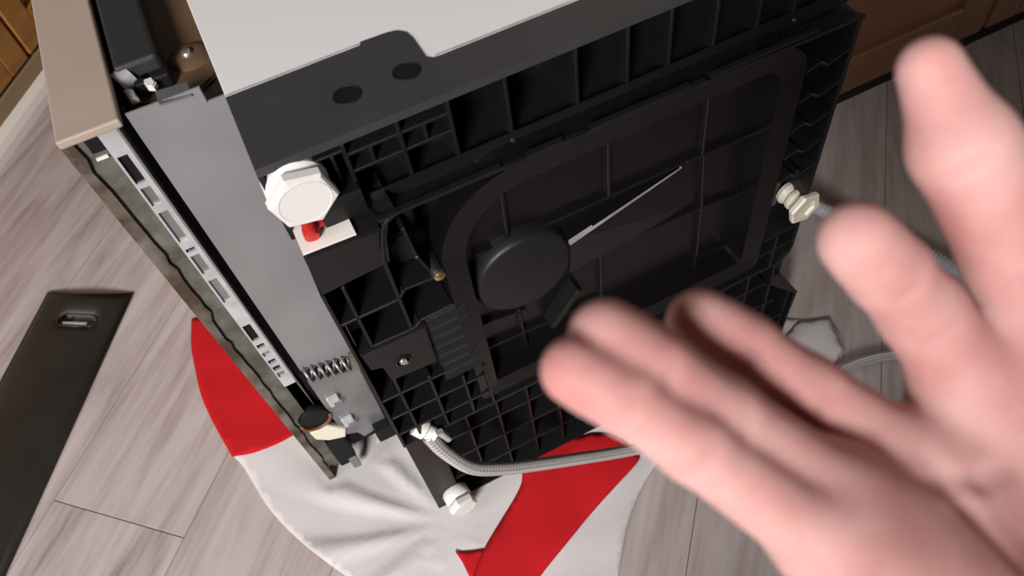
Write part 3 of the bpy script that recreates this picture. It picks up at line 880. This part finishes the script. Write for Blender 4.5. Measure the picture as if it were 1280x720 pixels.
cloth('red_band', red_right, MAT['cloth_red'], 0.0065, 0.008, -0.003)
cloth('red_point', [(-0.003, -0.059), (0.012, -0.0665), (0.032, -0.0735), (0.02, -0.085), (0.0, -0.098), (-0.0005, -0.075)], MAT['cloth_red'], 0.0035, 0.006)
cloth('white_fold', [(0.505, -0.012), (0.545, 0.004), (0.585, -0.012), (0.569, -0.06), (0.545, -0.074), (0.44, -0.06), (0.43, -0.035)], MAT['cloth_white'], 0.009, 0.007, -0.005)

# ================================================================== HAND (one continuous skin)
def seg_sdf(P, a, b, ra, rb):
    a = np.array(a); b = np.array(b)
    ab = b - a
    t = np.clip(((P - a) @ ab) / (ab @ ab), 0, 1)
    d = np.linalg.norm(P - a - t[..., None] * ab, axis=-1)
    return d - (ra + (rb - ra) * t)


def smin(a, b, k):
    h = np.clip(0.5 + 0.5 * (b - a) / k, 0, 1)
    return b * (1 - h) + a * h - k * h * (1 - h)


FING = {
    'pinky': ([(0.1013, -0.3517, 0.7319), (0.0795, -0.3249, 0.7581), (0.0699, -0.3121, 0.7673), (0.0624, -0.3032, 0.773)], (0.0098, 0.0080, 0.0075, 0.0069)),
    'ring': ([(0.1122, -0.344, 0.7285), (0.0905, -0.3209, 0.7533), (0.08, -0.3075, 0.7652), (0.0731, -0.2983, 0.7713)], (0.0108, 0.0095, 0.0089, 0.0080)),
    'middle': ([(0.1412, -0.3438, 0.7152), (0.1196, -0.3197, 0.7358), (0.1088, -0.3051, 0.746), (0.1016, -0.2964, 0.7517)], (0.0110, 0.0099, 0.0092, 0.0082)),
    'index': ([(0.1647, -0.3348, 0.7240), (0.1553, -0.3172, 0.7441), (0.1456, -0.3096, 0.7595), (0.1381, -0.3041, 0.7703)], (0.0125, 0.0108, 0.0098, 0.0086)),
    'thumb': ([(0.1907, -0.3476, 0.7209), (0.1834, -0.3180, 0.7520), (0.1709, -0.2983, 0.7790), (0.1686, -0.2841, 0.7932)], (0.0185, 0.0140, 0.0120, 0.0068)),
}
WR = (0.1918, -0.4237, 0.6452); ELB = (0.345, -0.60, 0.75)
HY0 = (0.1209, -0.3706, 0.7133); HY1 = (0.1619, -0.4146, 0.6672)
CI = (0.1990, -0.3930, 0.6830)
h = 0.0013
lo = np.array((0.045, -0.475, 0.61)); hi = np.array((0.250, -0.268, 0.81))
ax = [np.arange(lo[i], hi[i], h) for i in range(3)]
G = np.stack(np.meshgrid(*ax, indexing='ij'), -1).astype(np.float32)
palm = seg_sdf(G, FING['index'][0][0], CI, 0.0135, 0.018)
palm = smin(palm, seg_sdf(G, FING['middle'][0][0], np.array(WR) * 0.6 + np.array(CI) * 0.4, 0.0135, 0.018), 0.012)
palm = smin(palm, seg_sdf(G, FING['ring'][0][0], WR, 0.0130, 0.018), 0.012)
palm = smin(palm, seg_sdf(G, FING['pinky'][0][0], HY1, 0.0120, 0.018), 0.012)
palm = smin(palm, seg_sdf(G, HY0, HY1, 0.0125, 0.021), 0.012)
palm = smin(palm, seg_sdf(G, FING['thumb'][0][0], np.array(CI) * 0.7 + np.array(FING['thumb'][0][0]) * 0.3, 0.020, 0.021), 0.014)
palm = smin(palm, seg_sdf(G, WR, ELB, 0.026, 0.031), 0.02)
# web between thumb and index
palm = smin(palm, seg_sdf(G, np.array(FING['thumb'][0][1]) * 0.45 + np.array(FING['thumb'][0][0]) * 0.55, FING['index'][0][0], 0.0095, 0.0105), 0.010)
out = None
for nme, (J, rr) in FING.items():
    d = None
    for i in range(3):
        s = seg_sdf(G, J[i], J[i + 1], rr[i], rr[i + 1])
        d = s if d is None else smin(d, s, 0.003)
    # a fuller finger pad at the tip, and at the middle phalanx
    d = smin(d, seg_sdf(G, np.array(J[2]) * 0.35 + np.array(J[3]) * 0.65, J[3], rr[3] * 1.08, rr[3] * 1.0), 0.003)
    # joint creases on the palm side (towards the camera)
    cp = np.array(CPOS)
    for i in (1, 2):
        jn = np.array(J[i]); ax_ = np.array(J[i + 1]) - np.array(J[i - 1]); ax_ /= np.linalg.norm(ax_)
        pd = cp - jn; pd -= ax_ * (pd @ ax_); pd /= np.linalg.norm(pd)
        sd = np.cross(ax_, pd)
        c = jn + pd * (rr[i] + 0.0006)
        cr = seg_sdf(G, c - sd * 0.006, c + sd * 0.006, 0.0011, 0.0011)
        d = -smin(-d, cr, 0.0022)
    dd = smin(palm, d, 0.007 if nme != 'thumb' else 0.010)
    out = dd if out is None else smin(out, dd, 0.0012)
# palm creases
def crease(P, r=0.0010, k=0.004):
    global out
    for a, b in zip(P, P[1:]):
        out = -smin(-out, seg_sdf(G, a, b, r, r), k)


crease([(0.1323, -0.3507, 0.7305), (0.1474, -0.3561, 0.7242), (0.158, -0.3584, 0.7217)], 0.0006, 0.005)
crease([(0.1367, -0.3473, 0.7306), (0.1383, -0.3609, 0.7253), (0.1415, -0.3738, 0.7202)], 0.0006, 0.005)


def surf_nets(F, ax, h):
    s = F < 0
    nx, ny, nz = F.shape
    c = np.zeros((nx - 1, ny - 1, nz - 1), int)
    for dx in (0, 1):
        for dy in (0, 1):
            for dz in (0, 1):
                c += s[dx:nx - 1 + dx, dy:ny - 1 + dy, dz:nz - 1 + dz]
    act = (c > 0) & (c < 8)
    idx = -np.ones(act.shape, int)
    cells = np.argwhere(act)
    idx[act] = np.arange(len(cells))
    acc = np.zeros((len(cells), 3)); cnt = np.zeros(len(cells))
    corners = [(a, b, d) for a in (0, 1) for b in (0, 1) for d in (0, 1)]
    for i, p in enumerate(corners):
        for q in corners[i + 1:]:
            if sum(abs(a - b) for a, b in zip(p, q)) != 1:
                continue
            fa = F[cells[:, 0] + p[0], cells[:, 1] + p[1], cells[:, 2] + p[2]]
            fb = F[cells[:, 0] + q[0], cells[:, 1] + q[1], cells[:, 2] + q[2]]
            m = (fa < 0) != (fb < 0)
            t = np.where(m, fa / np.where(m, fa - fb, 1), 0)
            pt = np.array(p)[None] + t[:, None] * (np.array(q) - np.array(p))[None]
            acc[m] += pt[m]; cnt[m] += 1
    V = cells + acc / cnt[:, None]
    V = V * h + np.array([ax[0][0], ax[1][0], ax[2][0]])
    faces = []
    for a in range(3):
        b, d = (a + 1) % 3, (a + 2) % 3
        sl0 = [slice(None)] * 3; sl1 = [slice(None)] * 3
        sl0[a] = slice(0, -1); sl1[a] = slice(1, None)
        e = np.argwhere(s[tuple(sl0)] != s[tuple(sl1)])
        ok = (e[:, b] > 0) & (e[:, d] > 0) & (e[:, b] < F.shape[b] - 1) & (e[:, d] < F.shape[d] - 1)
        e = e[ok]
        sgn = s[e[:, 0], e[:, 1], e[:, 2]]
        def cell(ob, od):
            k = e.copy(); k[:, b] -= ob; k[:, d] -= od
            return idx[k[:, 0], k[:, 1], k[:, 2]]
        q = np.stack([cell(1, 1), cell(0, 1), cell(0, 0), cell(1, 0)], 1)
        q[~sgn] = q[~sgn][:, ::-1]
        faces.append(q)
    return V, np.concatenate(faces)


V, Fq = surf_nets(out, ax, h)
# keep the one connected surface
lab = np.arange(len(V))
while True:
    mn = lab[Fq].min(1)
    new = lab.copy()
    for c_ in range(4):
        np.minimum.at(new, Fq[:, c_], mn)
    new = new[new]
    if (new == lab).all():
        break
    lab = new
big = np.bincount(lab).argmax()
keep = lab == big
Fq = Fq[keep[Fq[:, 0]]]
ren = np.cumsum(keep) - 1
V = V[keep]; Fq = ren[Fq]


# the rest of the person, half squatting behind the camera (out of view, added and posed to shade the right floor)
def grid(lo, hi, h):
    ax = [np.arange(lo[i], hi[i], h) for i in range(3)]
    return ax, np.stack(np.meshgrid(*ax, indexing='ij'), -1).astype(np.float32)


def chain(G, segs, k):
    d = None
    for a, b, ra, rb in segs:
        q = seg_sdf(G, a, b, ra, rb)
        d = q if d is None else smin(d, q, k)
    return d


SR, SL = (0.20, -0.80, 0.99), (-0.18, -0.86, 0.985)
EL2 = (-0.265, -0.95, 0.74); WL = (-0.225, -0.84, 0.555)
HC = np.array((0.0, -0.72, 1.21))            # head
axh, Gh = grid((-0.15, -0.93, 0.97), (0.15, -0.56, 1.37), 0.006)
fd = np.array((0.08, 0.70, -0.66)); fd /= np.linalg.norm(fd)      # facing the work
rd = np.cross(fd, (0, 0, 1)); rd /= np.linalg.norm(rd); ud = np.cross(rd, fd)
hd = chain(Gh, [(HC + ud * 0.035 - fd * 0.02, HC + ud * 0.035 + fd * 0.02, 0.078, 0.074), (HC - ud * 0.05 + fd * 0.02, HC - ud * 0.075 + fd * 0.055, 0.055, 0.032),
                (HC + fd * 0.092 + ud * 0.02, HC + fd * 0.112 - ud * 0.018, 0.008, 0.013), (HC - ud * 0.02 - fd * 0.03, (0.005, -0.83, 1.03), 0.055, 0.058)], 0.03)
for sg in (-1, 1):
    e0 = HC + rd * sg * 0.078
    hd = smin(hd, seg_sdf(Gh, e0 + ud * 0.018, e0 - ud * 0.022, 0.013, 0.009), 0.006)
    e1 = HC + rd * sg * 0.031 + fd * 0.088 + ud * 0.022
    hd = -smin(-hd, seg_sdf(Gh, e1 - rd * 0.008, e1 + rd * 0.008, 0.010, 0.010), 0.010)
m0 = HC + fd * 0.098 - ud * 0.05
hd = -smin(-hd, seg_sdf(Gh, m0 - rd * 0.02, m0 + rd * 0.02, 0.003, 0.003), 0.006)
# left hand and forearm
LO = np.array((-0.255, -0.225, -0.305))
axl, Gl = grid((-0.32, -1.0, 0.48), (-0.10, -0.62, 0.80), 0.005)
ld = chain(Gl, [(EL2, WL, 0.038, 0.026), (WL, LO + (0.052, -0.545, 0.835), 0.026, 0.03), (LO + (0.03, -0.55, 0.84), LO + (0.075, -0.55, 0.83), 0.018, 0.018)], 0.02)
for q in range(4):
    b0 = LO + np.array((0.028 + 0.0165 * q, -0.525, 0.845 - 0.003 * q)); L = (0.075, 0.085, 0.08, 0.062)[q]
    k0 = b0 + np.array((0, 0.5, 0.32)) * L * 0.75; k1 = k0 + np.array((0.01, 0.55, -0.28)) * L * 0.75
    ld = smin(ld, chain(Gl, [(b0, k0, 0.0095, 0.0085), (k0, k1, 0.0085, 0.007)], 0.003), 0.004)
ld = smin(ld, chain(Gl, [(LO + (0.085, -0.57, 0.825), LO + (0.098, -0.53, 0.85), 0.013, 0.011), (LO + (0.098, -0.53, 0.85), LO + (0.09, -0.495, 0.868), 0.011, 0.008)], 0.004), 0.008)
me = bpy.data.meshes.new('person')
me.from_pydata(V.tolist(), [], Fq.tolist())
for p in me.polygons:
    p.use_smooth = True


def skin_mat():
    m = mat('skin', (0.72, 0.43, 0.36), 0.6, sss=0.65, bump=0.08, bscale=420, spec=0.2)
    nt = m.node_tree
    b = nt.nodes['Principled BSDF']
    tc = nt.nodes.new('ShaderNodeTexCoord')
    n = nt.nodes.new('ShaderNodeTexNoise'); n.inputs['Scale'].default_value = 38; n.inputs['Detail'].default_value = 3
    nt.links.new(tc.outputs['Object'], n.inputs['Vector'])
    r = nt.nodes.new('ShaderNodeValToRGB')
    r.color_ramp.elements[0].position = 0.35; r.color_ramp.elements[0].color = (0.405, 0.19, 0.18, 1)
    r.color_ramp.elements[1].position = 0.65; r.color_ramp.elements[1].color = (0.49, 0.29, 0.275, 1)
    nt.links.new(n.outputs['Fac'], r.inputs['Fac'])
    nt.links.new(r.outputs['Color'], b.inputs['Base Color'])
    return m


SKIN = skin_mat()
me.materials.append(SKIN)
person = link(bpy.data.objects.new('person', me))
sm = person.modifiers.new('soften', 'SMOOTH'); sm.factor = 0.5; sm.iterations = 4
tag(person, 'bare right hand held out palm up with spread fingers in front of the dishwasher', 'person')


def net_part(name, d, ax, h, m, par=None):
    v, f = surf_nets(d, ax, h)
    me = bpy.data.meshes.new(name)
    me.from_pydata(v.tolist(), [], f.tolist())
    for p in me.polygons:
        p.use_smooth = True
    me.materials.append(m)
    return link(bpy.data.objects.new(name, me), par or person)


head = net_part('head', hd, axh, 0.006, SKIN)
net_part('left_hand', ld, axl, 0.005, SKIN)
axs, Gs = grid((-0.34, -1.35, 0.45), (0.45, -0.46, 1.10), 0.010)
sh = chain(Gs, [(SR, SL, 0.068, 0.068), ((0.085, -0.86, 0.91), (0.075, -1.14, 0.66), 0.125, 0.125), ((-0.065, -0.88, 0.91), (-0.075, -1.15, 0.66), 0.115, 0.125)], 0.05)
sh = smin(sh, chain(Gs, [(SR, ELB, 0.060, 0.048), (ELB, np.array(ELB) * 0.3 + np.array(WR) * 0.7, 0.048, 0.036)], 0.02), 0.04)
sh = smin(sh, chain(Gs, [(SL, EL2, 0.058, 0.046), (EL2, np.array(EL2) * 0.4 + np.array(WL) * 0.6, 0.046, 0.038)], 0.02), 0.03)
net_part('shirt', sh, axs, 0.010, mat('navy_shirt', (0.03, 0.035, 0.05), 0.85))
axt, Gt = grid((-0.38, -1.42, -0.01), (0.38, -0.66, 0.80), 0.010)
tr = chain(Gt, [((0.08, -1.14, 0.63), (-0.08, -1.15, 0.63), 0.13, 0.13)], 0.05)
for sg in (1, -1):
    hp_, kn, an, to = (0.09 * sg, -1.13, 0.60), (0.20 * sg, -0.84, 0.45), (0.18 * sg, -1.10, 0.10), (0.20 * sg, -0.93, 0.035)
    tr = smin(tr, chain(Gt, [(hp_, kn, 0.095, 0.065), (kn, an, 0.065, 0.048), (an, to, 0.042, 0.036)], 0.03), 0.03)
net_part('trousers', tr, axt, 0.010, mat('dark_trousers', (0.025, 0.025, 0.03), 0.9))
axg, Gg = grid((-0.16, -0.92, 1.05), (0.16, -0.57, 1.37), 0.007)
hr_ = seg_sdf(Gg, HC + ud * 0.045 - fd * 0.03, HC + ud * 0.045 + fd * 0.012, 0.083, 0.076)
hr_ = np.maximum(hr_, -seg_sdf(Gg, HC + fd * 0.10 - ud * 0.03, HC + fd * 0.10 - ud * 0.10, 0.095, 0.095))
net_part('hair', hr_, axg, 0.007, mat('brown_hair', (0.035, 0.02, 0.012), 0.7, bump=0.4, bscale=150), head)
